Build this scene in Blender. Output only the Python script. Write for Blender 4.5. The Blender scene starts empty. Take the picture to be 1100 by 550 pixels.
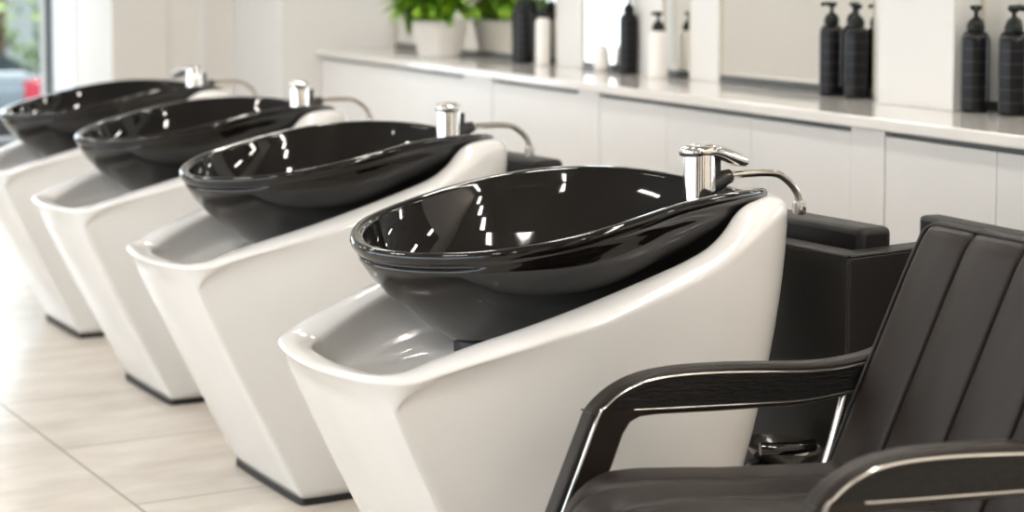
import bpy, bmesh, math, random
from mathutils import Vector, Matrix
random.seed(7)
PI = math.pi
sc = bpy.context.scene
COL = sc.collection

# ------------------------------------------------------------------ helpers
def link(o, parent=None):
    COL.objects.link(o)
    if parent is not None:
        o.parent = parent
    return o

def obj(name, bm, mat, parent=None, smooth=True, angle=40, bevel=0, subsurf=0, bseg=2):
    me = bpy.data.meshes.new(name)
    bmesh.ops.recalc_face_normals(bm, faces=bm.faces)
    bm.to_mesh(me); bm.free()
    if mat is not None:
        me.materials.append(mat)
    if smooth:
        for p in me.polygons: p.use_smooth = True
        try: me.set_sharp_from_angle(angle=math.radians(angle))
        except Exception: pass
    o = bpy.data.objects.new(name, me)
    if bevel:
        b = o.modifiers.new('bevel', 'BEVEL'); b.width = bevel; b.segments = bseg
        b.limit_method = 'ANGLE'; b.angle_limit = math.radians(35)
    if subsurf:
        s = o.modifiers.new('sub', 'SUBSURF'); s.levels = subsurf; s.render_levels = subsurf
    return link(o, parent)

def thing(name, label, cat, loc=(0, 0, 0), rz=0, group=None):
    o = bpy.data.objects.new(name, None); o.empty_display_size = .1
    o.location = loc; o.rotation_euler = (0, 0, rz)
    link(o); o['label'] = label; o['category'] = cat
    if group: o['group'] = group
    return o

def tag(o, label, cat, group=None):
    o['label'] = label; o['category'] = cat
    if group: o['group'] = group
    return o

def struct(o):
    o['kind'] = 'structure'; return o

def dup(root, loc, rz, label):
    r = root.copy(); COL.objects.link(r); r.location = loc; r.rotation_euler = (0, 0, rz); r['label'] = label
    for ch in list(root.children):
        c = ch.copy(); COL.objects.link(c); c.parent = r
        for g in list(ch.children):
            d = g.copy(); COL.objects.link(d); d.parent = c
    return r

def box(bm, x0, x1, y0, y1, z0, z1):
    v = [bm.verts.new(p) for p in ((x0,y0,z0),(x1,y0,z0),(x1,y1,z0),(x0,y1,z0),(x0,y0,z1),(x1,y0,z1),(x1,y1,z1),(x0,y1,z1))]
    for f in ((0,3,2,1),(4,5,6,7),(0,1,5,4),(1,2,6,5),(2,3,7,6),(3,0,4,7)):
        bm.faces.new([v[i] for i in f])
    return v

def boxbm(*a):
    bm = bmesh.new(); box(bm, *a); return bm

def loft(bm, loops, cap0=True, cap1=True, closed=True):
    rows = [[bm.verts.new(p) for p in L] for L in loops]
    n = len(rows[0])
    for a, b in zip(rows[:-1], rows[1:]):
        for i in range(n if closed else n - 1):
            j = (i + 1) % n
            bm.faces.new((a[i], a[j], b[j], b[i]))
    if cap0: bm.faces.new(list(reversed(rows[0])))
    if cap1: bm.faces.new(rows[-1])
    return rows

def lathe(bm, prof, n=32, cx=0, cy=0, cap0=True, cap1=True):
    return loft(bm, [[(cx + r*math.cos(2*PI*i/n), cy + r*math.sin(2*PI*i/n), z) for i in range(n)] for r, z in prof], cap0, cap1)

def catmull(pts, per=8, closed=False):
    out = []; n = len(pts); P = [Vector(p) for p in pts]
    segs = n if closed else n - 1
    for i in range(segs):
        p0 = P[(i-1) % n] if (closed or i > 0) else P[0] * 2 - P[1]
        p1, p2 = P[i], P[(i+1) % n]
        p3 = P[(i+2) % n] if (closed or i + 2 < n) else P[-1] * 2 - P[-2]
        for k in range(per):
            t = k / per
            out.append(.5 * ((2*p1) + (p2-p0)*t + (2*p0-5*p1+4*p2-p3)*t*t + (-p0+3*p1-3*p2+p3)*t**3))
    if not closed: out.append(P[-1].copy())
    return out

def tube(bm, pts, r, n=10, cap=True):
    pts = [Vector(p) for p in pts]; loops = []
    rr = r if isinstance(r, (list, tuple)) else [r]*len(pts)
    up = Vector((0, 0, 1)); prev = None
    for i, p in enumerate(pts):
        t = (pts[min(i+1, len(pts)-1)] - pts[max(i-1, 0)]).normalized()
        if prev is None:
            a = t.cross(up)
            if a.length < 1e-3: a = t.cross(Vector((0, 1, 0)))
        else:
            a = prev - t * prev.dot(t)
        a.normalize(); b = t.cross(a); prev = a
        loops.append([p + (a*math.cos(2*PI*k/n) + b*math.sin(2*PI*k/n))*rr[i] for k in range(n)])
    loft(bm, loops, cap, cap)

def extrude_poly(bm, poly, y0, y1):
    """poly: list of (x, z); extruded along y"""
    a = [bm.verts.new((x, y0, z)) for x, z in poly]; b = [bm.verts.new((x, y1, z)) for x, z in poly]
    n = len(poly)
    bm.faces.new(a); bm.faces.new(list(reversed(b)))
    for i in range(n):
        j = (i+1) % n
        bm.faces.new((a[i], b[i], b[j], a[j]))

# ------------------------------------------------------------------ materials
def mat(name, col, rough=.4, metal=0, coat=0, noise=0, nscale=20, bump=0, bscale=200, ior=1.5, emit=None, trans=0, stretch=None, spec=None):
    m = bpy.data.materials.new(name); m.use_nodes = True
    nt = m.node_tree; N = nt.nodes; L = nt.links; p = N['Principled BSDF']
    p.inputs['Base Color'].default_value = (*col, 1); p.inputs['Roughness'].default_value = rough
    p.inputs['Metallic'].default_value = metal; p.inputs['IOR'].default_value = ior
    p.inputs['Coat Weight'].default_value = coat; p.inputs['Coat Roughness'].default_value = .03
    p.inputs['Transmission Weight'].default_value = trans
    if spec is not None: p.inputs['Specular IOR Level'].default_value = spec
    tc = N.new('ShaderNodeTexCoord'); mp = N.new('ShaderNodeMapping'); L.new(tc.outputs['Object'], mp.inputs[0])
    if stretch: mp.inputs['Scale'].default_value = stretch
    if noise:
        n = N.new('ShaderNodeTexNoise'); n.inputs['Scale'].default_value = nscale; n.inputs['Detail'].default_value = 4
        L.new(mp.outputs[0], n.inputs['Vector'])
        r = N.new('ShaderNodeMapRange'); r.inputs[3].default_value = 1 - noise; r.inputs[4].default_value = 1 + noise
        L.new(n.outputs['Fac'], r.inputs[0])
        mx = N.new('ShaderNodeVectorMath'); mx.operation = 'SCALE'; mx.inputs[0].default_value = col
        L.new(r.outputs[0], mx.inputs['Scale']); L.new(mx.outputs[0], p.inputs['Base Color'])
    if bump:
        n2 = N.new('ShaderNodeTexNoise'); n2.inputs['Scale'].default_value = bscale; n2.inputs['Detail'].default_value = 3
        L.new(mp.outputs[0], n2.inputs['Vector'])
        b = N.new('ShaderNodeBump'); b.inputs['Strength'].default_value = bump; b.inputs['Distance'].default_value = .002
        L.new(n2.outputs['Fac'], b.inputs['Height']); L.new(b.outputs[0], p.inputs['Normal'])
    if emit:
        p.inputs['Emission Color'].default_value = (*emit[0], 1); p.inputs['Emission Strength'].default_value = emit[1]
    return m

M = dict(
    ceramic=mat('white_ceramic', (.80, .79, .77), .12, noise=.015, nscale=4),
    black_gloss=mat('black_gloss_ceramic', (.006, .005, .0045), .04, noise=.2, nscale=6, ior=1.48),
    rubber=mat('black_rubber', (.012, .012, .012), .5, noise=.1),
    chrome=mat('chrome', (.82, .80, .77), .07, metal=1, noise=.03, nscale=30),
    steel=mat('steel_tube', (.62, .58, .53), .16, metal=1, noise=.03, nscale=30),
    leather=mat('brown_black_leather', (.013, .0085, .0062), .43, noise=.18, nscale=8, bump=.25, bscale=420, spec=.36),
    leather2=mat('dark_leather', (.0055, .0045, .004), .45, noise=.15, nscale=8, bump=.2, bscale=380, spec=.35),
    seam=mat('seam_piping', (.008, .007, .007), .5, noise=.1),
    wood=mat('black_woodgrain', (.005, .0042, .0036), .5, spec=.3, noise=.5, nscale=18, bump=1.0, bscale=60, stretch=(1, 6, 7)),
    panel=mat('unseen_reflection_panel', (.06, .042, .03), .4, noise=.5, nscale=8, stretch=(3, 1, .4)),
    trim=mat('polished_trim', (.80, .79, .77), .15, metal=1, noise=.05),
    wall=mat('wall_paint_warm', (.68, .65, .605), .6, noise=.02, nscale=3, bump=.05, bscale=150),
    wall2=mat('wall_paint_peach', (.72, .665, .60), .6, noise=.02, nscale=3, bump=.05, bscale=150),
    pillar=mat('pillar_paint', (.68, .665, .64), .45, noise=.015, nscale=3),
    ceil=mat('ceiling_paint', (.42, .41, .40), .7, noise=.02, nscale=3),
    cab=mat('cabinet_lacquer', (.70, .68, .655), .3, noise=.015, nscale=3),
    gap=mat('shadow_gap', (.12, .13, .13), .5, noise=.1),
    counter=mat('counter_stone', (.74, .71, .67), .1, noise=.03, nscale=12, coat=.3),
    mirror=mat('mirror_silver', (.90, .90, .87), .01, metal=1, noise=.005, nscale=2),
    channel=mat('mirror_channel', (.03, .035, .032), .3, noise=.1),
    frame=mat('mirror_edge', (.50, .44, .34), .3, noise=.05),
    bottle_w=mat('white_bottle', (.82, .79, .75), .3, noise=.02),
    pump=mat('black_pump_plastic', (.006, .009, .007), .35, noise=.1, spec=.25),
    pot=mat('white_pot', (.80, .76, .72), .55, noise=.06, nscale=14),
    soil=mat('soil', (.03, .02, .012), .9, noise=.4, nscale=60),
    winframe=mat('window_frame_white', (.84, .86, .88), .35, noise=.01),
    gasket=mat('window_gasket', (.02, .05, .055), .5, noise=.1),
    dark_plastic=mat('dark_plastic', (.03, .027, .024), .2, noise=.1),
    light=mat('lamp_diffuser', (1, 1, 1), .4, emit=((1, .94, .86), 60)),
    lamp_body=mat('lamp_body', (.85, .85, .85), .4, noise=.01),
    carpaint=mat('silver_car_paint', (.22, .26, .30), .25, metal=.4, coat=.6, noise=.05),
    carglass=mat('car_glass', (.02, .03, .035), .05, noise=.1),
    tail=mat('red_tail_light', (.50, .02, .05), .2, coat=.5, noise=.1),
    tyre=mat('tyre_rubber', (.02, .02, .02), .8, noise=.1),
    asphalt=mat('asphalt', (.22, .24, .24), .9, noise=.2, nscale=30),
    bark=mat('bark', (.12, .08, .05), .9, noise=.3),
    outwhite=mat('white_outdoor_paint', (.85, .88, .90), .5, noise=.02),
)

def leaf_mat(name, c0, c1, nscale):
    m = mat(name, c0, .45); nt = m.node_tree; N = nt.nodes; L = nt.links; p = N['Principled BSDF']
    tc = N['Texture Coordinate']; n = N.new('ShaderNodeTexNoise'); n.inputs['Scale'].default_value = nscale
    L.new(tc.outputs['Object'], n.inputs['Vector'])
    r = N.new('ShaderNodeValToRGB'); r.color_ramp.elements[0].color = (*c0, 1); r.color_ramp.elements[1].color = (*c1, 1)
    r.color_ramp.elements[0].position = .38; r.color_ramp.elements[1].position = .62
    L.new(n.outputs['Fac'], r.inputs[0]); L.new(r.outputs[0], p.inputs['Base Color'])
    return m
M['leaf'] = leaf_mat('fresh_green_leaf', (.06, .20, .012), (.34, .56, .03), 18)
M['hedge'] = leaf_mat('hedge_leaf', (.12, .20, .08), (.42, .52, .22), 3)

def bottle_mat():
    m = mat('black_bottle', (.011, .010, .012), .28, spec=.22); nt = m.node_tree; N = nt.nodes; L = nt.links; p = N['Principled BSDF']
    tc = N['Texture Coordinate']; s = N.new('ShaderNodeSeparateXYZ'); L.new(tc.outputs['Object'], s.inputs[0])
    a = N.new('ShaderNodeMath'); a.operation = 'MULTIPLY'; a.inputs[1].default_value = 1/.032; L.new(s.outputs['Z'], a.inputs[0])
    f = N.new('ShaderNodeMath'); f.operation = 'FRACT'; L.new(a.outputs[0], f.inputs[0])
    g = N.new('ShaderNodeMath'); g.operation = 'LESS_THAN'; g.inputs[1].default_value = .16; L.new(f.outputs[0], g.inputs[0])
    mx = N.new('ShaderNodeMix'); mx.data_type = 'RGBA'; mx.inputs[6].default_value = (.006, .0055, .0065, 1); mx.inputs[7].default_value = (.022, .021, .022, 1)
    L.new(g.outputs[0], mx.inputs[0]); L.new(mx.outputs[2], p.inputs['Base Color'])
    return m
M['bottle_b'] = bottle_mat()

def floor_mat():
    m = mat('floor_tile', (.72, .67, .60), .28); nt = m.node_tree; N = nt.nodes; L = nt.links; p = N['Principled BSDF']
    tc = N['Texture Coordinate']; mp = N['Mapping']; mp.inputs['Rotation'].default_value = (0, 0, -.134); mp.inputs['Location'].default_value = (-.170, 0, 0)
    s = N.new('ShaderNodeSeparateXYZ'); L.new(mp.outputs[0], s.inputs[0])
    def math1(op, a, b=None):
        n = N.new('ShaderNodeMath'); n.operation = op
        for i, x in enumerate((a, b)):
            if x is None: continue
            if hasattr(x, 'links'): L.new(x, n.inputs[i])
            else: n.inputs[i].default_value = x
        return n.outputs[0]
    u, v = s.outputs['X'], s.outputs['Y']
    def line(x, period, off, w):
        t = math1('FRACT', math1('DIVIDE', math1('SUBTRACT', x, off), period))
        t = math1('ABSOLUTE', math1('SUBTRACT', t, .5))
        return math1('GREATER_THAN', t, .5 - w / period / 2)
    lu = line(u, 1.2, 0.0, .008)
    right = math1('GREATER_THAN', u, 0.0)
    lv1 = math1('MULTIPLY', line(v, .59, 1.835, .007), right)
    lv2 = math1('MULTIPLY', line(v, 1.8, .95, .005), math1('SUBTRACT', 1.0, right))
    g = math1('MAXIMUM', lu, math1('MAXIMUM', lv1, lv2))
    n1 = N.new('ShaderNodeTexNoise'); n1.inputs['Scale'].default_value = 3.0; n1.inputs['Detail'].default_value = 8; n1.inputs['Roughness'].default_value = .6
    mp2 = N.new('ShaderNodeMapping'); mp2.inputs['Scale'].default_value = (1, 2.6, 1); L.new(mp.outputs[0], mp2.inputs[0]); L.new(mp2.outputs[0], n1.inputs['Vector'])
    r = N.new('ShaderNodeValToRGB'); r.color_ramp.elements[0].color = (.56, .50, .43, 1); r.color_ramp.elements[1].color = (.74, .69, .62, 1)
    r.color_ramp.elements[0].position = .3; r.color_ramp.elements[1].position = .62
    L.new(n1.outputs['Fac'], r.inputs[0])
    mx = N.new('ShaderNodeMix'); mx.data_type = 'RGBA'; L.new(g, mx.inputs[0]); L.new(r.outputs[0], mx.inputs[6]); mx.inputs[7].default_value = (.33, .28, .225, 1)
    L.new(mx.outputs[2], p.inputs['Base Color'])
    b = N.new('ShaderNodeBump'); b.inputs['Strength'].default_value = .4; b.inputs['Distance'].default_value = .001; b.invert = True
    L.new(g, b.inputs['Height']); L.new(b.outputs[0], p.inputs['Normal'])
    return m
M['floor'] = floor_mat()

def glass_mat():
    m = bpy.data.materials.new('window_glass'); m.use_nodes = True; nt = m.node_tree; N = nt.nodes; L = nt.links
    N.remove(N['Principled BSDF']); out = N['Material Output']
    t = N.new('ShaderNodeBsdfTransparent'); t.inputs[0].default_value = (.93, .97, .98, 1)
    g = N.new('ShaderNodeBsdfGlossy'); g.inputs['Roughness'].default_value = .02
    f = N.new('ShaderNodeFresnel'); f.inputs[0].default_value = 1.3
    mx = N.new('ShaderNodeMixShader'); L.new(f.outputs[0], mx.inputs[0]); L.new(t.outputs[0], mx.inputs[1]); L.new(g.outputs[0], mx.inputs[2])
    L.new(mx.outputs[0], out.inputs[0]); return m
M['glass'] = glass_mat()

# ------------------------------------------------------------------ room
XL, XM, XB = -4.6, 2.15, 2.06          # left wall, mirror plane, pillar fronts
YN, Y1, Y2, Y3 = -5.0, 5.72, 6.70, 8.72
X1, X2 = 1.58, .94
ZC = 2.85
struct(obj('floor', boxbm(XL-.2, 2.6, YN-.2, Y3+.1, -.08, 0), M['floor'], smooth=False))
struct(obj('ceiling', boxbm(XL-.2, 2.6, YN-.2, Y3+.2, ZC, ZC+.1), M['ceil'], smooth=False))
struct(obj('wall_right', boxbm(XM+.006, XM+.16, YN, Y1+1.0, 0, ZC), M['wall2'], smooth=False))
struct(obj('wall_far', boxbm(X1, XM, Y1, Y1+1.0, 0, ZC), M['pillar'], smooth=False))  # whiter paint here puts the window daylight on its left face into the colour
struct(obj('wall_step', boxbm(X2, X1+.3, Y2, Y3+.15, 0, ZC), M['wall'], smooth=False))
struct(obj('wall_near', boxbm(XL, 2.5, YN-.15, YN, 0, ZC), M['wall'], smooth=False))
for y_i, (x0, x1) in enumerate(((-3.9, -2.9), (-1.9, -1.3), (-.2, .5), (1.2, 1.7))):
    struct(obj('trim_%d' % (30+y_i), boxbm(x0, x1, YN, YN+.04, 0, 2.4), M['panel'], smooth=False, bevel=.004))  # dark panels added out of view, mirrored as stripes in chrome and bowls
# left wall: piers with open shopfront windows between, lit by the sky
bm = bmesh.new()
for y0, y1 in ((YN, -4.2), (-2.6, -2.0), (-.4, .3), (1.9, 2.5), (4.2, 5.0), (Y3-.5, Y3)):
    box(bm, XL-.15, XL, y0, y1, 0, ZC)
box(bm, XL-.15, XL, YN, Y3, 2.5, ZC)
box(bm, XL-.15, XL, YN, Y3, 0, .35)
struct(obj('wall_left', bm, M['wall'], smooth=False))
# glazed end: one tall pane beside the step, plain wall further left
XG = -.95
bm = bmesh.new(); box(bm, XG, X2, Y3, Y3+.12, 2.45, ZC); box(bm, XL, XG, Y3, Y3+.12, 0, ZC)
struct(obj('wall_glazed', bm, M['wall'], smooth=False))
win = struct(thing('window_1', '', '', (0, Y3+.02, 0)))
del win['label'], win['category']
bm = bmesh.new()
box(bm, XG, .872, 0, .07, 0, .06); box(bm, XG, .872, 0, .07, 2.38, 2.45)
for x0, x1 in ((.872, .90), (XG, XG+.08)):
    box(bm, x0, x1, 0, .07, 0, 2.45)
obj('window_frame', bm, M['winframe'], win, smooth=False, bevel=.004)
obj('window_gasket', boxbm(.901, .936, -.006, .075, 0, 2.45), M['gasket'], win, smooth=False)
obj('window_pane', boxbm(XG+.08, .872, .03, .036, .06, 2.38), M['glass'], win, smooth=False)
struct(obj('trim_1', boxbm(X2-.012, X2, Y2+1.15, Y3, 0, ZC), M['winframe'], smooth=False))
struct(obj('trim_2', boxbm(1.20, 1.225, Y2-.010, Y2, 0, ZC), M['wall'], smooth=False))
struct(obj('trim_3', boxbm(1.40, 1.44, Y2-.012, Y2, 0, ZC), M['pillar'], smooth=False))

# white panels between the mirrors (Y ranges); the last one stands proud as a pillar, the one before it is added to cut off a bottle reflection
k = 4
for y0, y1, x in ((3.46, 3.705, XM-.012), (2.785, 3.058, XM-.012), (2.378, 2.579, XM-.012), (1.325, 1.465, XM-.012), (.985, 1.325, XB)):
    struct(obj('trim_%d' % k, boxbm(x, XM+.006, y0, y1, .878, ZC), M['pillar'], smooth=False, bevel=.003)); k += 1
# ------------------------------------------------------------------ mirrors
def mirror(y0, y1, label):
    t = thing('wall_mirror', label, 'mirror', (XM, (y0+y1)/2, .905), 0, 'mirrors above the long counter')
    h = (y1-y0)/2
    obj('mirror_glass', boxbm(-.006, .004, -h, h, 0, 1.5), M['mirror'], t, smooth=False)
    obj('bottom_channel', boxbm(-.012, .004, -h, h, -.022, 0), M['channel'], t, smooth=False)
    obj('side_edge', boxbm(-.009, .004, h, h+.008, -.02, 1.5), M['frame'], t, smooth=False)
    obj('side_edge', boxbm(-.009, .004, -h-.008, -h, -.02, 1.5), M['frame'], t, smooth=False)
    return t
mirror(-.95, .972, 'wall mirror behind the two nearest black pump bottles, right edge of picture')
mirror(1.478, 2.365, 'wall mirror above the counter behind the close pair of black bottles')
mirror(2.592, 2.772, 'narrow strip of mirror just right of the white pump bottle')
mirror(3.071, 3.448, 'narrow mirror behind the black bottle with the hooked spout')
mirror(3.718, 5.72 - .05, 'wall mirror behind the potted plant on the counter')
# ------------------------------------------------------------------ counter and cabinets
XF = 1.75
tag(obj('worktop', boxbm(XF, XM, -1.4, Y1, .847, .878), M['counter'], bevel=.005, angle=30), 'long glossy white stone worktop running along the wall under the mirrors', 'worktop')
struct(obj('baseboard_right', boxbm(XF+.06, XM, -1.4, Y1, 0, .08), M['cab'], smooth=False))
def cabinet(y0, y1, seams, label):
    t = thing('base_cabinet', label, 'cabinet', (XF+.02, (y0+y1)/2, .08), 0, 'white base cabinets under the worktop')
    c = (y0+y1)/2; ed = [y0] + seams + [y1]
    obj('carcass', boxbm(.02, XM-XF-.02, y0-c, y1-c, 0, .766), M['gap'], t, smooth=False)
    for a, b in zip(ed[:-1], ed[1:]):
        obj('door', boxbm(0, .019, a-c+.0012, b-c-.0012, 0, .752), M['cab'], t, smooth=False, bevel=.0015)
    return t
cabinet(3.765, Y1-.004, [4.45, 5.1], 'white base cabinet below the potted plant, farthest along the counter')
cabinet(2.675, 3.455, [], 'narrow white base cabinet under the black bottle with the hooked spout')
cabinet(1.005, 2.508, [1.512, 2.026], 'wide white base cabinet under the close pair of black bottles')
cabinet(-1.4, .852, [-.7, -.15, .411], 'white base cabinet under the two nearest black bottles')
for y0, y1 in ((3.457, 3.763), (2.510, 2.673), (.854, 1.003)):
    struct(obj('trim_%d' % k, boxbm(XF+.019, XM-.02, y0, y1, .08, .846), M['cab'], smooth=False)); k += 1

# ------------------------------------------------------------------ pump bottles
def bottle(x, y, r, h, mtl, rz, label, tall=.065, hook=False):
    t = thing('pump_bottle', label, 'bottle', (x, y, .878), rz, 'pump bottles along the counter')
    bm = bmesh.new()
    lathe(bm, [(r*.9, 0), (r*.99, .004), (r, .012), (r, h-.022), (r*.97, h-.012), (r*.80, h-.002), (r*.42, h+.004), (r*.40, h+.010)], 36)
    obj('bottle_body', bm, mtl, t, angle=60)
    bm = bmesh.new()
    lathe(bm, [(r*.62, h+.003), (r*.64, h+.006), (r*.64, h+.018), (r*.50, h+.030), (r*.22, h+.037), (.0055, h+.040), (.0055, h+tall-.006)], 28)
    obj('pump_collar', bm, M['pump'], t, angle=50)
    bm = bmesh.new()
    z = h + tall
    lathe(bm, [(.007, z-.012), (.013, z-.008), (.016, z-.002), (.015, z+.002), (.006, z+.003)], 20)
    if hook:
        tube(bm, catmull([(0, 0, z-.003), (.02, 0, z+.001), (.034, 0, z-.002), (.044, 0, z-.012)], 5), .0048, 8)
    else:
        tube(bm, catmull([(0, 0, z-.003), (.018, 0, z-.002), (.032, 0, z-.005)], 4), [.0065]*4 + [.006]*4 + [.0045], 8)
    obj('pump_head', bm, M['pump'], t, angle=50)
    return t
bottle(2.085, .925, .036, .205, M['bottle_b'], -2.0, 'black pump bottle, second from the right edge on the counter')
bottle(2.095, .785, .036, .203, M['bottle_b'], -.6, 'black pump bottle cut by the right edge of the picture')
bottle(2.106, 1.640, .0345, .205, M['bottle_b'], 2.4, 'left bottle of the close black pair at the white pillar')
bottle(2.109, 1.512, .0345, .200, M['bottle_b'], 1.2, 'right bottle of the close black pair at the white pillar')
bottle(2.105, 2.985, .032, .215, M['bottle_b'], -1.2, 'single black bottle with a hooked pump spout, left of a white bottle', .085, True)
bottle(2.085, 2.71, .034, .160, M['bottle_w'], 1.9, 'white pump bottle with a black pump beside the single black bottle')
bottle(2.115, 4.02, .034, .215, M['bottle_b'], 1.0, 'left one of two touching black bottles right of the plant', .085)
bottle(2.085, 3.90, .034, .215, M['bottle_b'], 2.2, 'right one of two touching black bottles right of the plant', .085)
bottle(2.105, 3.76, .030, .185, M['bottle_w'], 1.4, 'slim white pump bottle right of the two touching black bottles', .075)
bm = bmesh.new(); lathe(bm, [(.020, 0), (.027, .004), (.030, .03), (.029, .07), (.022, .092), (.010, .100), (0.001, .101)], 28)  # made-up solid standing in for a bright reflection above the counter
j = tag(obj('blob', bm, M['bottle_w'], angle=60), 'made-up stand-in for a bright reflection, small rounded white jar on the counter left of the hooked spout bottle', 'blob'); j.location = (2.10, 3.20, .878)

# ------------------------------------------------------------------ potted plant
pl = thing('potted_plant', 'bushy bright green plant in a white pot on the counter', 'plant', (2.000, 4.66, .878))
bm = bmesh.new()
lathe(bm, [(.088, 0), (.094, .004), (.118, .125), (.121, .128), (.121, .155), (.117, .158), (.108, .156), (.104, .125)], 40)
obj('pot', bm, M['pot'], pl, angle=35)
bm = bmesh.new(); lathe(bm, [(.107, .125), (.106, .145), (.001, .147)], 24); obj('soil', bm, M['soil'], pl)
bm = bmesh.new(); bs = bmesh.new()
for i in range(330):
    a = random.uniform(0, 2*PI); lean = random.uniform(.15, 1.4); ln = random.uniform(.18, .32)
    r0 = random.uniform(0, .07)
    p = Vector((r0*math.cos(a), r0*math.sin(a), .145)); pts = []; th = PI/2 - lean*.35
    for s in range(9):
        pts.append(p.copy())
        p = p + Vector((math.cos(a)*math.cos(th), math.sin(a)*math.cos(th), math.sin(th))) * (ln/8)
        th -= lean * .30
    if min(q.z for q in pts) < (.06 if math.sin(a) > .75 else .135) or max(q.x for q in pts) > .11: continue
    tube(bs, pts[:5], .0016, 5)
    side = Vector((-math.sin(a), math.cos(a), 0)); w = random.uniform(.016, .032); prev = None
    for s in range(2, 9):
        u = (s-2)/6; ww = w * math.sin(PI*min(1, u*.86+.1))**.8
        tw = side + Vector((0, 0, .35*math.sin(i)))
        row = [bm.verts.new(pts[s]-tw*ww), bm.verts.new(pts[s]+Vector((0, 0, -ww*.35))), bm.verts.new(pts[s]+tw*ww)]
        if prev:
            bm.faces.new((prev[0], row[0], row[1], prev[1])); bm.faces.new((prev[1], row[1], row[2], prev[2]))
        prev = row
obj('stem', bs, M['leaf'], pl); obj('foliage', bm, M['leaf'], pl, angle=80)

# ------------------------------------------------------------------ wash basins
TH = .12
def half_to_loop(half, per=4):
    """half outline front->back as (a, w, h) with b = -w first; returns closed smooth loop"""
    near = [(a, -w, h) for a, w, h in half]
    farp = [(a, w, h) for a, w, h in reversed(half[1:-1])]
    return catmull(near + farp, per, True)
OUT = [(.048,0,.570),(.056,.10,.5705),(.072,.175,.572),(.094,.222,.574),(.128,.256,.578),(.18,.281,.594),(.26,.306,.616),(.34,.325,.638),(.45,.335,.664),(.56,.337,.696),(.66,.335,.732),(.74,.322,.772),(.81,.290,.802),(.875,.235,.808),(.93,.165,.800),(.965,.085,.795),(.975,0,.793)]
INN = [(.112,0,.568),(.116,.09,.569),(.124,.135,.570),(.138,.160,.573),(.160,.173,.582),(.195,.186,.598),(.26,.208,.622),(.34,.232,.646),(.43,.252,.675),(.55,.268,.714),(.65,.272,.747),(.70,.271,.777),(.745,.262,.818),(.80,.232,.826),(.87,.165,.822),(.92,.085,.814),(.935,0,.811)]
FLR = [(.215,0,.532),(.217,.06,.533),(.222,.10,.535),(.232,.125,.538),(.25,.135,.542),(.28,.14,.548),(.33,.145,.556),(.39,.15,.562),(.46,.155,.566),(.55,.158,.570),(.63,.155,.573),(.68,.15,.576),(.72,.14,.58),(.75,.12,.585),(.77,.09,.588),(.785,.05,.59),(.79,0,.59)]
FLR = [(a, w, z - .010) for a, w, z in FLR]
BAS = [(.354,0,.017),(.3545,.09,.017),(.356,.165,.017),(.3585,.201,.017),(.3625,.211,.017),(.374,.2158,.017),(.42,.218,.017),(.46,.217,.017),(.51,.216,.017),(.56,.214,.017),(.61,.21,.017),(.65,.205,.017),(.685,.19,.017),(.705,.165,.017),(.715,.12,.017),(.72,.06,.017),(.72,0,.017)]
MID = [(.092,0),(.095,.10),(.1015,.175),(.1075,.214),(.1115,.2245),(.122,.231),(.165,.243),(.26,.275),(.36,.298)]
NL = 4
lo, li, lf, lb = (half_to_loop(x, NL) for x in (OUT, INN, FLR, BAS))
n_loop = len(lo); half_n = 16 * NL
_m = catmull([(a, -w, 0) for a, w in reversed(MID[1:])] + [(a, w, 0) for a, w in MID], NL)
lm = [None]*n_loop
for _i in range(8*NL+1):
    q = _m[8*NL + _i]; lm[_i] = (q.x, -q.y); lm[(n_loop-_i) % n_loop] = (q.x, q.y)
def frac(i):  # 0 at the front, 1 at the back
    j = i if i <= half_n else n_loop - i
    return j / half_n
def mixl(A, B, t, dz=0):
    return [a.lerp(b, t) + Vector((0, 0, dz)) for a, b in zip(A, B)]
def wall_row(t):
    L = []
    for i, (a, b) in enumerate(zip(lo, lb)):
        f = frac(i); s = min(1, max(0, (f - .28) / .45)); s = s*s*(3-2*s)
        gf = t**1.18 if t < 1 else 1; gb = t**1.75
        g = gf*(1-s) + gb*s
        # widths shrink almost linearly
        gw = t**1.1 * (1-s) + t**1.6 * s
        z = a.z + (b.z - a.z)*t
        x, y = a.x + (b.x-a.x)*g, a.y + (b.y-a.y)*gw
        m = lm[i]
        if m is not None:      # crisp corners just below the rim
            tm = .085
            if t < tm:
                q = (t/tm); q = q**.8; mx, my = a.x + (m[0]-a.x)*q, a.y + (m[1]-a.y)*q
            else:
                q = (t-tm)/(1-tm); q = q**1.06; mx, my = m[0] + (b.x-m[0])*q, m[1] + (b.y-m[1])*q
            wgt = 1 - max(0, min(1, (f - .34)/.14))
            x, y = x + (mx-x)*wgt, y + (my-y)*wgt
        L.append(Vector((x, y, z)))
    return L
rows = []
for t in (1, .97, .9, .8, .7, .6, .5, .42, .34, .27, .2, .15, .11, .085, .062, .042, .026, .012, .004):
    rows.append(wall_row(t))
def crown(t, dz):
    return [a.lerp(b, t) + Vector((0, 0, dz*(.55 + .9*frac(i)))) for i, (a, b) in enumerate(zip(lo, li))]
rows += [crown(.015, .002), crown(.05, .0055), crown(.10, .0085), crown(.18, .0108), crown(.30, .012), crown(.45, .0118), crown(.60, .0102), crown(.74, .0075), crown(.85, .004), crown(.93, .000), crown(.985, -.005)]
rows += [mixl(li, lf, t, dz) for t, dz in ((.012, -.010), (.03, -.019), (.07, -.028), (.13, -.035), (.22, -.038), (.36, -.034), (.5, -.026), (.65, -.016), (.8, -.007), (1, 0))]
cen = Vector((.5, 0, .57))
rows += [[p.lerp(cen, t) for p in lf] for t in (.35, .7, .93)]
def pedestal_bm():
    bm = bmesh.new(); loft(bm, rows, True, True); return bm
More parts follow.
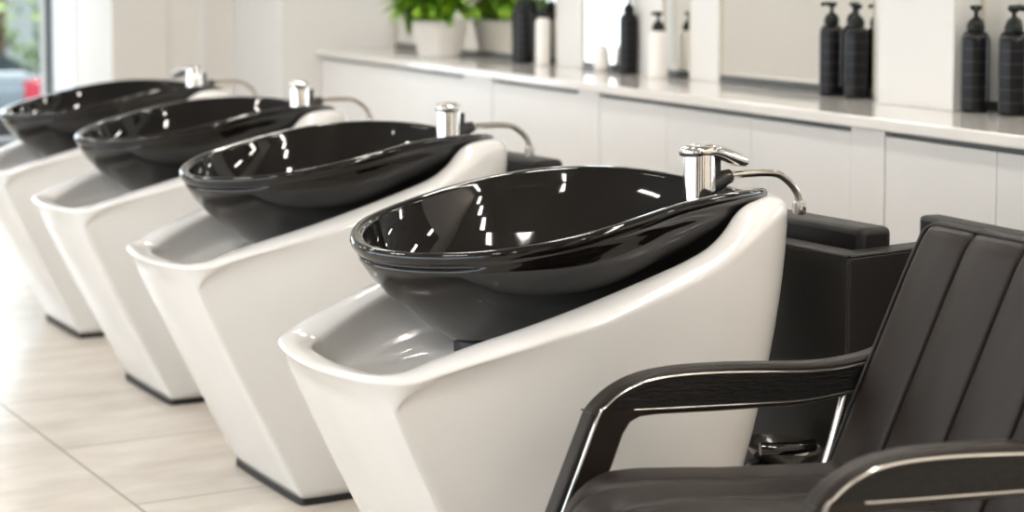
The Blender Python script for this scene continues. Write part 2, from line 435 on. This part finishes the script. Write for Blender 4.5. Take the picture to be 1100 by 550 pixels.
def base_bm():
    bm = bmesh.new()
    def ex(s, z):
        return [Vector((.53 + (p.x-.53)*s, p.y*s*1.0, z)) for p in lb]
    loft(bm, [ex(1.006, 0), ex(1.006, .0166), ex(.97, .0167)], True, True); return bm
RIM_C = [(.1634,0,.761),(.1798,.0965,.763),(.2202,.1846,.7693),(.2815,.2585,.780),(.3659,.3015,.7948),(.4541,.3205,.812),(.54,.3192,.8285),(.6212,.3029,.8411),(.704,.284,.8477),(.7904,.2504,.848),(.8664,.1884,.8425),(.927,.103,.829),(.950,0,.819)]
_l = catmull([(a, -w, h) for a, w, h in RIM_C] + [(a, w, h) for a, w, h in reversed(RIM_C[1:-1])], 8, True)[:97]
_d = [0]
for p, q in zip(_l[:-1], _l[1:]): _d.append(_d[-1] + (q-p).length)
RIM = []
for i in range(17):
    t = _d[-1]*i/16; m = max(x for x in range(97) if _d[x] <= t + 1e-9); m = min(m, 95)
    p = _l[m].lerp(_l[m+1], (t-_d[m])/(_d[m+1]-_d[m])); RIM.append((p.x, max(0, -p.y), p.z))
def ell(a0, a1, w, z):
    c, L_ = (a0+a1)/2, (a1-a0)/2
    return [(c - L_*math.cos(PI*i/16), w*math.sin(PI*i/16), z) for i in range(17)]
lr = half_to_loop(RIM, NL); lft = half_to_loop(ell(.335, .682, .12, .586), NL)
lh = []
for i, p in enumerate(lr):
    t = (lr[(i+1) % n_loop] - lr[i-1]); nrm = Vector((-t.y, t.x, 0)).normalized()
    if nrm.dot(Vector((.54, 0, 0)) - Vector((p.x, p.y, 0))) < 0: nrm = -nrm
    lh.append(p + nrm*.026)
lbt = half_to_loop(ell(.31, .70, .15, .63), NL)
def bowl_bm():
    bm = bmesh.new(); R = []
    tab = [(1,.97),(.955,.90),(.86,.76),(.7,.545),(.53,.335),(.36,.18),(.22,.085),(.14,.05)]
    for zf, g in tab:
        R.append([Vector((a.x + (b.x-a.x)*g, a.y + (b.y-a.y)*g, a.z + (b.z-a.z)*zf)) for a, b in zip(lr, lft)])
    c = Vector((.53, 0, 0))
    def ring(s, dz): return [Vector((c.x + (p.x-c.x)*s, p.y*s, p.z+dz)) for p in lr]
    R += [ring(.972, -.026), ring(.985, -.021), ring(.998, -.014), ring(1.0, -.008), ring(.994, -.002), ring(.980, .0005)]
    R += [mixl(lr, lh, .55, 0), mixl(lr, lh, .8, -.0005), mixl(lr, lh, .93, -.003), mixl(lr, lh, 1.0, -.008)]
    for g, zf in ((.03, .10), (.09, .25), (.19, .45), (.34, .65), (.55, .84), (.78, .96), (1, 1)):
        R.append([Vector((a.x + (b.x-a.x)*g, a.y + (b.y-a.y)*g, (a.z-.008) + (b.z-a.z+.008)*zf)) for a, b in zip(lh, lbt)])
    cb = Vector((.49, 0, .622))
    R += [[p.lerp(cb, t) for p in lbt] for t in (.4, .75, .95)]
    loft(bm, R, True, True); return bm
def gasket_bm():
    bm = bmesh.new()
    def ring(s, z): return [Vector((.51 + (p.x-.51)*s, p.y*s, z)) for p in lft]
    loft(bm, [ring(.93, .545), ring(.96, .560), ring(.96, .578), ring(.93, .590)], True, True); return bm

FX, FZ = .852, .815
def faucet_bm():
    bm = bmesh.new()
    lathe(bm, [(.031, FZ-.125), (.031, FZ+.074), (.030, FZ+.077)], 40, FX, 0)
    return bm
def lever_bm():
    # teardrop lever lying on the column, pointing along +x from the column axis (origin at column axis)
    bm = bmesh.new(); loops = []
    N = 24
    for x, hw, zb, zt in ((-.036,.010,.074,.082),(-.034,.020,.070,.086),(-.022,.029,.069,.090),(0,.033,.068,.0925),(.02,.032,.066,.0925),(.04,.028,.060,.089),(.06,.024,.053,.083),(.08,.019,.047,.0765),(.098,.016,.045,.068),(.107,.011,.048,.061)):
        zm, hz = (zb+zt)/2, (zt-zb)/2
        loops.append([(x, hw*math.copysign(abs(math.cos(2*PI*i/N))**.7, math.cos(2*PI*i/N)), zm + hz*math.copysign(abs(math.sin(2*PI*i/N))**.7, math.sin(2*PI*i/N))) for i in range(N)])
    loft(bm, loops); return bm
def spout_bm():
    bm = bmesh.new()
    tube(bm, catmull([(FX+.060,0,FZ+.029),(FX+.10,0,FZ+.031),(FX+.15,0,FZ+.031),(FX+.185,0,FZ+.026),(FX+.213,0,FZ+.008),(FX+.230,0,FZ-.012),(FX+.236,0,FZ-.030)], 6), .0072, 14)
    return bm
def nozzle_bm():
    bm = bmesh.new()
    lathe(bm, [(.009, .002), (.0125, 0), (.0135, -.004), (.0135, -.022), (.012, -.026), (.009, -.026)], 24)
    for v in bm.verts: v.co += Vector((FX+.236, 0, FZ-.028))
    return bm
def joint_bm():
    bm = bmesh.new()
    tube(bm, [(FX+.022,0,FZ+.014),(FX+.040,0,FZ+.018),(FX+.055,0,FZ+.026),(FX+.070,0,FZ+.029)], [.018,.018,.016,.0135], 18)
    box(bm, FX+.018, FX+.042, -.010, .010, FZ+.02, FZ+.066)
    return bm

ORI = Vector((.0023, -.0188, 0))
UOFF = [(0, 0), (-.027, 1.287), (-.093, 2.415), (-.170, 3.525)]
ULAB = ['nearest white wash basin with black bowl, beside the brown leather chair',
        'second nearest white wash basin with glossy black bowl',
        'third nearest white wash basin with glossy black bowl',
        'farthest white wash basin with black bowl, in front of the window']
LROT = [0.0, 1.05, 1.2, 2.0]
b0 = thing('wash_basin', ULAB[0], 'wash basin', ORI, TH, 'salon wash basins in a row')
obj('pedestal', pedestal_bm(), M['ceramic'], b0, angle=180)
obj('base_plate', base_bm(), M['rubber'], b0, angle=30)
bw = obj('bowl', bowl_bm(), M['black_gloss'], b0, angle=180)
obj('bowl_gasket', gasket_bm(), M['rubber'], bw, angle=40)
fa = obj('faucet', faucet_bm(), M['chrome'], b0, angle=35)
fa['label'] = 'chrome mixer tap'
lv = obj('faucet_lever', lever_bm(), M['chrome'], fa, angle=60); lv.location = (FX, 0, FZ)
obj('faucet_joint', joint_bm(), M['dark_plastic'], fa, angle=40)
obj('faucet_spout', spout_bm(), M['steel'], fa, angle=60)
obj('spout_nozzle', nozzle_bm(), M['chrome'], fa, angle=40)
basins = [b0]
for u in (1, 2, 3):
    r = dup(b0, ORI + Vector((*UOFF[u], 0)), TH, ULAB[u]); basins.append(r)
    for ch in r.children:
        for g in ch.children:
            if g.name.startswith('faucet_lever'): g.rotation_euler = (0, 0, LROT[u])

# ------------------------------------------------------------------ wash seats behind the basins
def padbox(x0, x1, y0, y1, z0, z1):
    return boxbm(x0, x1, y0, y1, z0, z1)
def wash_seat(u, db, label):
    c, s = math.cos(TH), math.sin(TH)
    o = ORI + Vector((*UOFF[u], 0)) + Vector((-s*db, c*db, 0))
    t = thing('wash_chair', label, 'chair', o, TH, 'black leather chairs behind the wash basins')
    W = .225
    bm = bmesh.new()       # U-shaped shell: back panel and the two arms in one
    def zt(x, y): return (.712 + .03*(x-1.025)) if y < 0 or x < 1.09 else .62
    for poly in ([(1.025,-W),(1.38,-W),(1.38,-W+.06),(1.085,-W+.06),(1.085,W-.06),(1.38,W-.06),(1.38,W),(1.025,W)],):
        lo_ = [bm.verts.new((x, y, .04)) for x, y in poly]; hi_ = [bm.verts.new((x, y, zt(x, y))) for x, y in poly]
        bm.faces.new(list(reversed(lo_)))
        for q in ((0,1,2,3),(0,3,4,7),(7,4,5,6)): bm.faces.new([hi_[i_] for i_ in q])
        for a_ in range(8):
            b_ = (a_+1) % 8; bm.faces.new((lo_[a_], lo_[b_], hi_[b_], hi_[a_]))
    obj('shell', bm, M['leather2'], t, bevel=.008)
    obj('back_cushion', padbox(1.105, 1.185, -W+.063, W-.063, .40, .750), M['leather2'], t, bevel=.014, bseg=3)
    obj('seat_cushion', padbox(1.10, 1.40, -W+.058, W-.058, .30, .44), M['leather2'], t, bevel=.02, bseg=3)
    obj('seat_base', padbox(1.04, 1.36, -W+.06, W-.06, 0, .295), M['leather2'], t, bevel=.008)
    # stitched edge piping
    bm = bmesh.new()
    tube(bm, [(1.026, -W, .05), (1.026, -W, .70), ], .003, 8); tube(bm, [(1.028, -W+.002, .710), (1.028, W-.002, .710)], .0025, 8)
    tube(bm, [(1.03, -W+.001, .710), (1.37, -W+.001, .7205)], .0025, 8)
    obj('piping', bm, M['leather'], t)
    return t
wash_seat(0, 0, 'black leather box chair behind the nearest wash basin')
wash_seat(1, .15, 'black leather box chair behind the second wash basin, top corner showing')

# low seat by the cabinets
ls = thing('lounge_seat', 'black leather low seat standing against the white cabinets', 'seat', (1.47, -.085, 0))
obj('back_panel', padbox(0, .055, -.62, .36, .05, .722), M['leather2'], ls, bevel=.010)
obj('seat_cushion', padbox(.06, .265, -.60, .34, .22, .40), M['leather2'], ls, bevel=.02, bseg=3)
obj('seat_base', padbox(.01, .26, -.60, .34, 0, .215), M['leather2'], ls, bevel=.006)

# ------------------------------------------------------------------ small tray behind the nearest basin
tr = thing('tray_stand', 'small glossy dark oval tray on a white post behind the nearest basin', 'tray', tuple(ORI), TH)
bm = bmesh.new()
lathe(bm, [(.02, .312), (.045, .318), (.070, .331), (.085, .349), (.088, .352), (.083, .353), (.072, .340), (.046, .328), (.004, .324)], 40)
for v in bm.verts: v.co.x = v.co.x*.74 + .950; v.co.y = v.co.y*1.05 - .135
obj('tray', bm, M['dark_plastic'], tr, angle=60)
bm = bmesh.new(); tube(bm, [(.872, -.17, .362), (.93, -.195, .362), (.978, -.188, .360)], .012, 12); obj('tray_handle', bm, M['black_gloss'], tr)
bm = bmesh.new(); lathe(bm, [(.026, 0), (.026, .008), (.0145, .012), (.0145, .345)], 20, .992, -.142); obj('post', bm, M['bottle_w'], tr, angle=40)
bm = bmesh.new(); lathe(bm, [(.012, .270), (.046, .285), (.048, .312), (.040, .320)], 28, .925, -.125); obj('cup', bm, M['dark_plastic'], tr, angle=50)

# ------------------------------------------------------------------ styling chair in the foreground
ch = thing('styling_chair', 'brown-black leather salon chair with chrome-edged armrests in the foreground', 'chair', (0, 0, 0))
YA, YB = -.53, -1.03
# seat cushion: channels running front to back, rounded nose
def ys_for(y0, y1, seams, er):
    S = set([y0, y1]); n = 40
    for i in range(n+1): S.add(round(y0 + (y1-y0)*i/n, 5))
    for t in seams:
        for d in (-.012, -.008, -.0055, -.004, -.0025, -.001, .001, .0025, .004, .0055, .008, .012): S.add(round(t+d, 5))
    for t, sg in ((y0, -1), (y1, 1)):
        for d in (.0007, .002, .004, .007, .011, .016, .022): S.add(round(t + sg*d, 5))
    L_ = sorted((y for y in S if y1 <= y <= y0), reverse=True); out = [L_[0]]
    for y in L_[1:]:
        if out[-1] - y > .0006: out.append(y)
    out[-1] = y1
    return out
def seat_bm():
    bm = bmesh.new(); NX = 44; top = []
    y0, y1 = -.530, -1.03
    seams = (-.628, -.728, -.830, -.930)
    YS = ys_for(y0, y1, seams, .03); NY = len(YS) - 1
    for i in range(NX+1):
        s = i/NX; row = []
        for j in range(NY+1):
            y = YS[j]
            e = min(abs(y-y0), abs(y-y1))
            # rounded front corners in plan
            rc = .13; fr = .245
            if e < rc: fr += rc - math.sqrt(max(0, rc*rc - (rc-e)**2))
            x = fr + (.80-fr)*s
            d = x - fr
            z = .484 + .004*math.sin(PI*min(1, (x-.245)/.3)) - .022*max(0, (x-.40)/.36)
            if d < .07: z -= .07 - math.sqrt(max(0, .07**2 - (.07-d)**2))
            if e < .03: z -= .026*(1-math.sqrt(max(0, 1-((.03-e)/.03)**2)))
            q = min(abs(y-t) for t in seams)
            z += .004*min(1, q/.03)**.5 - .010*math.exp(-(q/.0048)**2)
            row.append(bm.verts.new((x, y, z)))
        top.append(row)
    for i in range(NX):
        for j in range(NY):
            bm.faces.new((top[i][j], top[i+1][j], top[i+1][j+1], top[i][j+1]))
    # skirt
    edge = [top[0][j] for j in range(NY+1)] + [top[i][NY] for i in range(1, NX+1)] + [top[NX][j] for j in range(NY-1, -1, -1)] + [top[i][0] for i in range(NX-1, 0, -1)]
    low = [bm.verts.new((v.co.x, v.co.y, .30)) for v in edge]
    n = len(edge)
    for i in range(n):
        k2 = (i+1) % n; bm.faces.new((edge[i], edge[k2], low[k2], low[i]))
    bm.faces.new(low)
    return bm
st_ = obj('seat', seat_bm(), M['leather'], ch, angle=60)
for ys in (-.628, -.728, -.830, -.930):
    rc = .13; e = min(abs(ys+.530), abs(ys+1.03)); fr = .245 + ((rc - math.sqrt(max(0, rc*rc-(rc-e)**2))) if e < rc else 0)
    pts = []
    for i in range(25):
        d = .002 + (.52-(fr-.245))*(i/24)**1.6; x = fr + d
        z = .484 + .004*math.sin(PI*min(1, (x-.245)/.3)) - .022*max(0, (x-.40)/.36)
        if d < .07: z -= .07 - math.sqrt(max(0, .07**2-(.07-d)**2))
        pts.append((x, ys, z-.0078))
    bm = bmesh.new(); tube(bm, pts, .0022, 6); obj('seat_seam', bm, M['seam'], st_)
# backrest with vertical channels
def back_bm():
    bm = bmesh.new()
    path = catmull([(.728, 0, .40), (.758, 0, .47), (.800, 0, .560), (.845, 0, .655), (.886, 0, .742), (.914, 0, .798), (.930, 0, .820)], 8)
    y0, y1 = -.532, -1.035; seams = (-.650, -.780, -.910)
    YS = ys_for(y0, y1, seams, .022); NY = len(YS) - 1
    front = []
    for i, p in enumerate(path):
        t = (path[min(i+1, len(path)-1)] - path[max(i-1, 0)]).normalized(); nrm = Vector((-t.z, 0, t.x))
        row = []; s = i/(len(path)-1)
        for j in range(NY+1):
            y = YS[j]; e = min(abs(y-y0), abs(y-y1))
            off = 0.0
            if e < .022: off -= .022 - math.sqrt(max(0, .022**2 - (.022-e)**2))
            q = min(abs(y-k2) for k2 in seams); off -= .008*math.exp(-(q/.0035)**2)
            off += .008*min(1, q/.045)**.6
            row.append(bm.verts.new(Vector((p.x, y, p.z)) + nrm*off))
        front.append(row)
    # roll over the top and down the back
    topc = [(.940, .8285), (.955, .832), (.972, .828), (.984, .815)]
    for x, z in topc:
        front.append([bm.verts.new((x, YS[j], z - (.004*max(math.exp(-((YS[j]-k2)/.0035)**2) for k2 in seams)))) for j in range(NY+1)])
    for p in reversed(path[:-1][::4]):
        front.append([bm.verts.new((p.x + .062, YS[j], p.z-.012)) for j in range(NY+1)])
    for a, b in zip(front[:-1], front[1:]):
        for j in range(NY): bm.faces.new((a[j], b[j], b[j+1], a[j+1]))
    bm.faces.new([r[0] for r in front]); bm.faces.new([r[NY] for r in reversed(front)])
    bm.faces.new(list(reversed(front[0])) + front[-1])
    return bm
bk = obj('backrest', back_bm(), M['leather'], ch, angle=60)
bm = bmesh.new()
edge = catmull([(.752, -.531, .455), (.800, -.531, .562), (.845, -.531, .657), (.886, -.531, .744), (.914, -.532, .800), (.926, -.534, .820), (.938, -.545, .828)], 6)
tube(bm, edge, .0035, 8); tube(bm, [(.939, -.54, .829), (.939, -1.03, .829)], .0035, 8)
obj('piping', bm, M['seam'], bk)
# armrests
ARM = [(.205, .24), (.262, .36), (.312, .48), (.350, .572)]
ARM += [tuple(p) for p in []]
top = [(v.x, v.y) for v in catmull([(.350, .570, 0), (.367, .587, 0), (.396, .606, 0), (.436, .620, 0), (.49, .626, 0), (.56, .626, 0), (.64, .622, 0), (.72, .616, 0), (.78, .616, 0), (.84, .623, 0), (.885, .636, 0)], 5)]
inner = [(.885, .585), (.84, .568), (.78, .556), (.70, .550), (.56, .554), (.46, .558), (.432, .557), (.416, .550), (.404, .533), (.379, .47), (.333, .36), (.276, .24)]
POLY = ARM[:-1] + top + inner
TRIMP = [(.222, .246), (.278, .366), (.327, .482), (.361, .564), (.376, .580), (.402, .598), (.439, .611), (.49, .616), (.56, .615), (.64, .610), (.72, .604), (.78, .604), (.84, .611), (.875, .621)]
PANEL = [(.376, .571), (.384, .579), (.406, .594), (.442, .606), (.49, .611), (.56, .610), (.64, .605), (.72, .599), (.78, .599), (.84, .606), (.878, .616), (.878, .592), (.84, .577), (.78, .566), (.70, .561), (.56, .566), (.46, .570), (.41, .572)]
HW = .0175
for yc, side, dx in ((-.50, 1, 0), (-1.058, -1, .045)):
    am = obj('armrest', (lambda b: (extrude_poly(b, [(x_+dx, z_) for x_, z_ in POLY], yc-HW, yc+HW), b)[1])(bmesh.new()), M['leather'], ch, bevel=.007, bseg=3, angle=50)
    obj('arm_panel', (lambda b: (extrude_poly(b, [(x_+dx, z_) for x_, z_ in PANEL], yc-HW-.001, yc+HW+.001), b)[1])(bmesh.new()), M['wood'], am, smooth=False)
    bm = bmesh.new()
    for y in (yc-HW, yc+HW):
        tp = catmull([(x+dx, y, z) for x, z in TRIMP], 5); tube(bm, tp, [.0034 if q < 15 else max(.0021, .0034-.0003*(q-14)) for q in range(len(tp))], 8)
        tube(bm, catmull([(x+dx, y, z-.002) for x, z in [(.42, .572), (.46, .570), (.56, .566), (.70, .561), (.78, .566), (.84, .577), (.878, .590)]], 4), .0014, 8)
    t_ = obj('chrome_trim', bm, M['trim'], am); t_['label'] = 'polished metal edge strip'
    # seam where the post meets the padded top
    bm = bmesh.new(); tube(bm, [(.3495+dx, yc+HW, .5695), (.3495+dx, yc-HW, .5695), (.362+dx, yc-HW-.0005, .565)], .0016, 6)
    obj('post_seam', bm, M['seam'], am)
    bm = bmesh.new()
    yy = yc - .0*side
    tube(bm, [(.799, yy-.006*side, .560), (.777, yy-.006*side, .485), (.758, yy-.006*side, .43), (.735, yy-.006*side, .35), (.722, yy-.006*side, .27)], .0085, 14)
    ob = obj('back_strut', bm, M['chrome'], ch); ob['label'] = 'chrome strut between armrest and seat'
obj('seat_frame', boxbm(.27, .80, -1.082, -.478, .225, .298), M['leather2'], ch, bevel=.012)
bm = bmesh.new(); lathe(bm, [(.27, 0), (.27, .012), (.25, .022), (.06, .035), (.045, .05), (.045, .225)], 48, .53, -.78)
obj('pump_base', bm, M['chrome'], ch, angle=35)

# ------------------------------------------------------------------ stool at the far end
bm = bmesh.new()
lathe(bm, [(.26, .365), (.285, .375), (.29, .40), (.29, .44), (.285, .455), (.262, .466), (.20, .470), (.002, .472)], 48)
st = thing('round_stool', 'low round black stool behind the farthest wash basin', 'stool', (.50, 5.95, 0))
obj('seat', bm, M['leather2'], st, angle=50)
bm = bmesh.new(); lathe(bm, [(.15, 0), (.15, .01), (.03, .02), (.025, .03), (.025, .366)], 32); obj('pedestal_leg', bm, M['chrome'], st, angle=40)

# ------------------------------------------------------------------ ceiling lights
def ceiling_light(x, y, w, l, i):
    t = thing('ceiling_light', 'slim rectangular white ceiling light above the basins', 'ceiling light', (x, y, ZC), 0, 'ceiling lights')
    obj('housing', boxbm(-w/2-.02, w/2+.02, -l/2-.02, l/2+.02, -.03, 0), M['lamp_body'], t, smooth=False)
    obj('diffuser', boxbm(-w/2, w/2, -l/2, l/2, -.036, -.030), M['light'], t, smooth=False)
for i, (x, y) in enumerate([(1.0, -4.35), (1.85, -3.9), (1.65, -3.1), (1.45, -2.3), (1.25, -1.5), (1.05, -.2), (1.0, 1.6), (1.0, 3.2), (1.0, 4.8)] + [(-1.7, y) for y in (-3.4, -1.6, .2, 2.0, 3.8, 5.6, 7.4)]):
    ceiling_light(x, y, .11, .62, i)
# ------------------------------------------------------------------ outside
OG = -.55
struct(obj('ground', boxbm(-40, 30, Y3+.2, 200, OG-.1, OG), M['asphalt'], smooth=False))
car = thing('car', 'silver grey car with red tail light parked outside the window', 'car', (-.24, 15.2, OG), math.radians(3))
bm = bmesh.new()
# lofted body: sections along x (length), rear at +x
secs = [(-2.1, .70, .30, .62), (-1.9, .82, .22, .74), (-1.0, .86, .2, .82), (-.2, .88, .2, .86), (.9, .88, .2, .88), (1.7, .86, .22, .90), (2.0, .82, .28, .88), (2.12, .74, .36, .80)]
loops = []
for x, w, z0, z1 in secs:
    loops.append([(x, -w*.9, z0), (x, w*.9, z0), (x, w, z0+.12), (x, w, z1-.14), (x, w*.88, z1), (x, -w*.88, z1), (x, -w, z1-.14), (x, -w, z0+.12)])
loft(bm, loops); obj('car_body', bm, M['carpaint'], car, angle=30, bevel=.03)
bm = bmesh.new()
loops = []
for x, w, z0, z1 in [(-1.1, .70, .80, .84), (-.5, .70, .80, 1.28), (.3, .70, .82, 1.36), (1.2, .70, .84, 1.32), (1.85, .68, .86, .92)]:
    loops.append([(x, -w, z0), (x, w, z0), (x, w*.82, z1), (x, -w*.82, z1)])
loft(bm, loops); obj('cabin_glass', bm, M['carglass'], car, angle=30, bevel=.03)
obj('tail_light', boxbm(1.72, 2.10, -.89, -.70, .58, .86), M['tail'], car, bevel=.03)
for x in (-1.3, 1.35):
    for y in (-.86, .66):
        bm = bmesh.new(); loft(bm, [[(x+r*math.cos(2*PI*i/28), y+yy, .31+r*math.sin(2*PI*i/28)) for i in range(28)] for r, yy in ((.2, -.01), (.31, 0), (.31, .19), (.2, .2))])
        obj('wheel', bm, M['tyre'], car)
def shrub(x, y, r, h, label, n=420):
    t = thing('shrub', label, 'shrub', (x, y, OG), 0, 'shrubs across the street')
    bm = bmesh.new()
    for i in range(n):
        u, v, w = random.gauss(0, 1), random.gauss(0, 1), random.gauss(0, 1); L_ = math.sqrt(u*u+v*v+w*w); q = random.uniform(.72, 1)
        c = Vector((u/L_*r*q, v/L_*r*.7*q, h*.55 + w/L_*h*.45*q)); s = random.uniform(.08, .16)
        a = Vector((random.uniform(-1, 1), random.uniform(-1, 1), random.uniform(-1, 1))).normalized(); b = a.orthogonal().normalized()
        vs = [bm.verts.new(c+a*s), bm.verts.new(c+b*s*.5), bm.verts.new(c-a*s), bm.verts.new(c-b*s*.5)]; bm.faces.new(vs)
    obj('foliage', bm, M['hedge'], t, smooth=False)
    bm = bmesh.new(); tube(bm, [(0, 0, 0), (0, 0, h*.6)], .08, 10); obj('trunk', bm, M['bark'], t)
for i, (x, lab) in enumerate(((-.7, 'rounded green shrub across the street, left of the silver car roof'), (1.95, 'rounded green shrub across the street, behind the silver car'), (4.6, 'rounded green shrub across the street, nearest the window frame'))):
    shrub(x, 19.5 + .3*i, 1.0, 3.0, lab)
tb = thing('outdoor_table', 'white pedestal table standing outside the window', 'table', (.80, 11.0, OG))
obj('table_top', boxbm(-.30, .30, -.30, .30, 1.04, 1.08), M['outwhite'], tb, bevel=.01)
bm = bmesh.new(); lathe(bm, [(.26, 0), (.26, .02), (.06, .04), (.055, 1.04)], 24); obj('table_leg', bm, M['outwhite'], tb, angle=40)

# ------------------------------------------------------------------ light
def area(name, loc, rot, sx, sy, power, col):
    l = bpy.data.lights.new(name, 'AREA'); l.shape = 'RECTANGLE'; l.size = sx; l.size_y = sy; l.energy = power; l.color = col
    o = bpy.data.objects.new(name, l); o.location = loc; o.rotation_euler = rot; COL.objects.link(o); return o
area('daylight_left', (XL+.03, 1.6, 1.5), (0, -PI/2, 0), 2.0, 9.5, 140, (.84, .92, 1))
area('daylight_end', (-.05, Y3-.03, 1.3), (-PI/2, 0, 0), 1.6, 2.3, 26, (.84, .93, 1))
sl = bpy.data.lights.new('sun', 'SUN'); sl.energy = 4.0; sl.angle = .01; sl.color = (1, .96, .88)
so = bpy.data.objects.new('sun', sl); so.rotation_euler = (math.radians(42), 0, 0); COL.objects.link(so)
w = bpy.data.worlds.new('sky'); sc.world = w; w.use_nodes = True
nt = w.node_tree; bg = nt.nodes['Background']
tc = nt.nodes.new('ShaderNodeTexCoord'); sp = nt.nodes.new('ShaderNodeSeparateXYZ'); nt.links.new(tc.outputs['Generated'], sp.inputs[0])
rp = nt.nodes.new('ShaderNodeValToRGB'); rp.color_ramp.elements[0].color = (.9, .93, .95, 1); rp.color_ramp.elements[1].color = (.75, .88, 1, 1)
rp.color_ramp.elements[0].position = .5; nt.links.new(sp.outputs['Z'], rp.inputs[0]); nt.links.new(rp.outputs[0], bg.inputs[0])
bg.inputs[1].default_value = 1.25

# ------------------------------------------------------------------ camera
yaw, pitch = .388614, .0690446
f = Vector((math.sin(yaw)*math.cos(pitch), math.cos(yaw)*math.cos(pitch), -math.sin(pitch)))
r = Vector((math.cos(yaw), -math.sin(yaw), 0)); u = r.cross(f)
cam = bpy.data.cameras.new('camera'); co = bpy.data.objects.new('camera', cam); COL.objects.link(co)
mt = Matrix((r, u, -f)).transposed().to_4x4(); mt.translation = Vector((-.797728, -3.007460, 1.216026)); co.matrix_world = mt
cam.sensor_width = 36; cam.sensor_fit = 'HORIZONTAL'; cam.lens = 2001.195/1100*36; cam.shift_y = -(275-116.30)/1100
cam.clip_start = .05
cam.dof.use_dof = True; cam.dof.focus_distance = 3.25; cam.dof.aperture_fstop = 3.2
sc.camera = co
sc.view_settings.view_transform = 'Standard'; sc.view_settings.look = 'None'; sc.view_settings.exposure = .22
sc.cycles.max_bounces = 8; sc.cycles.use_denoising = True
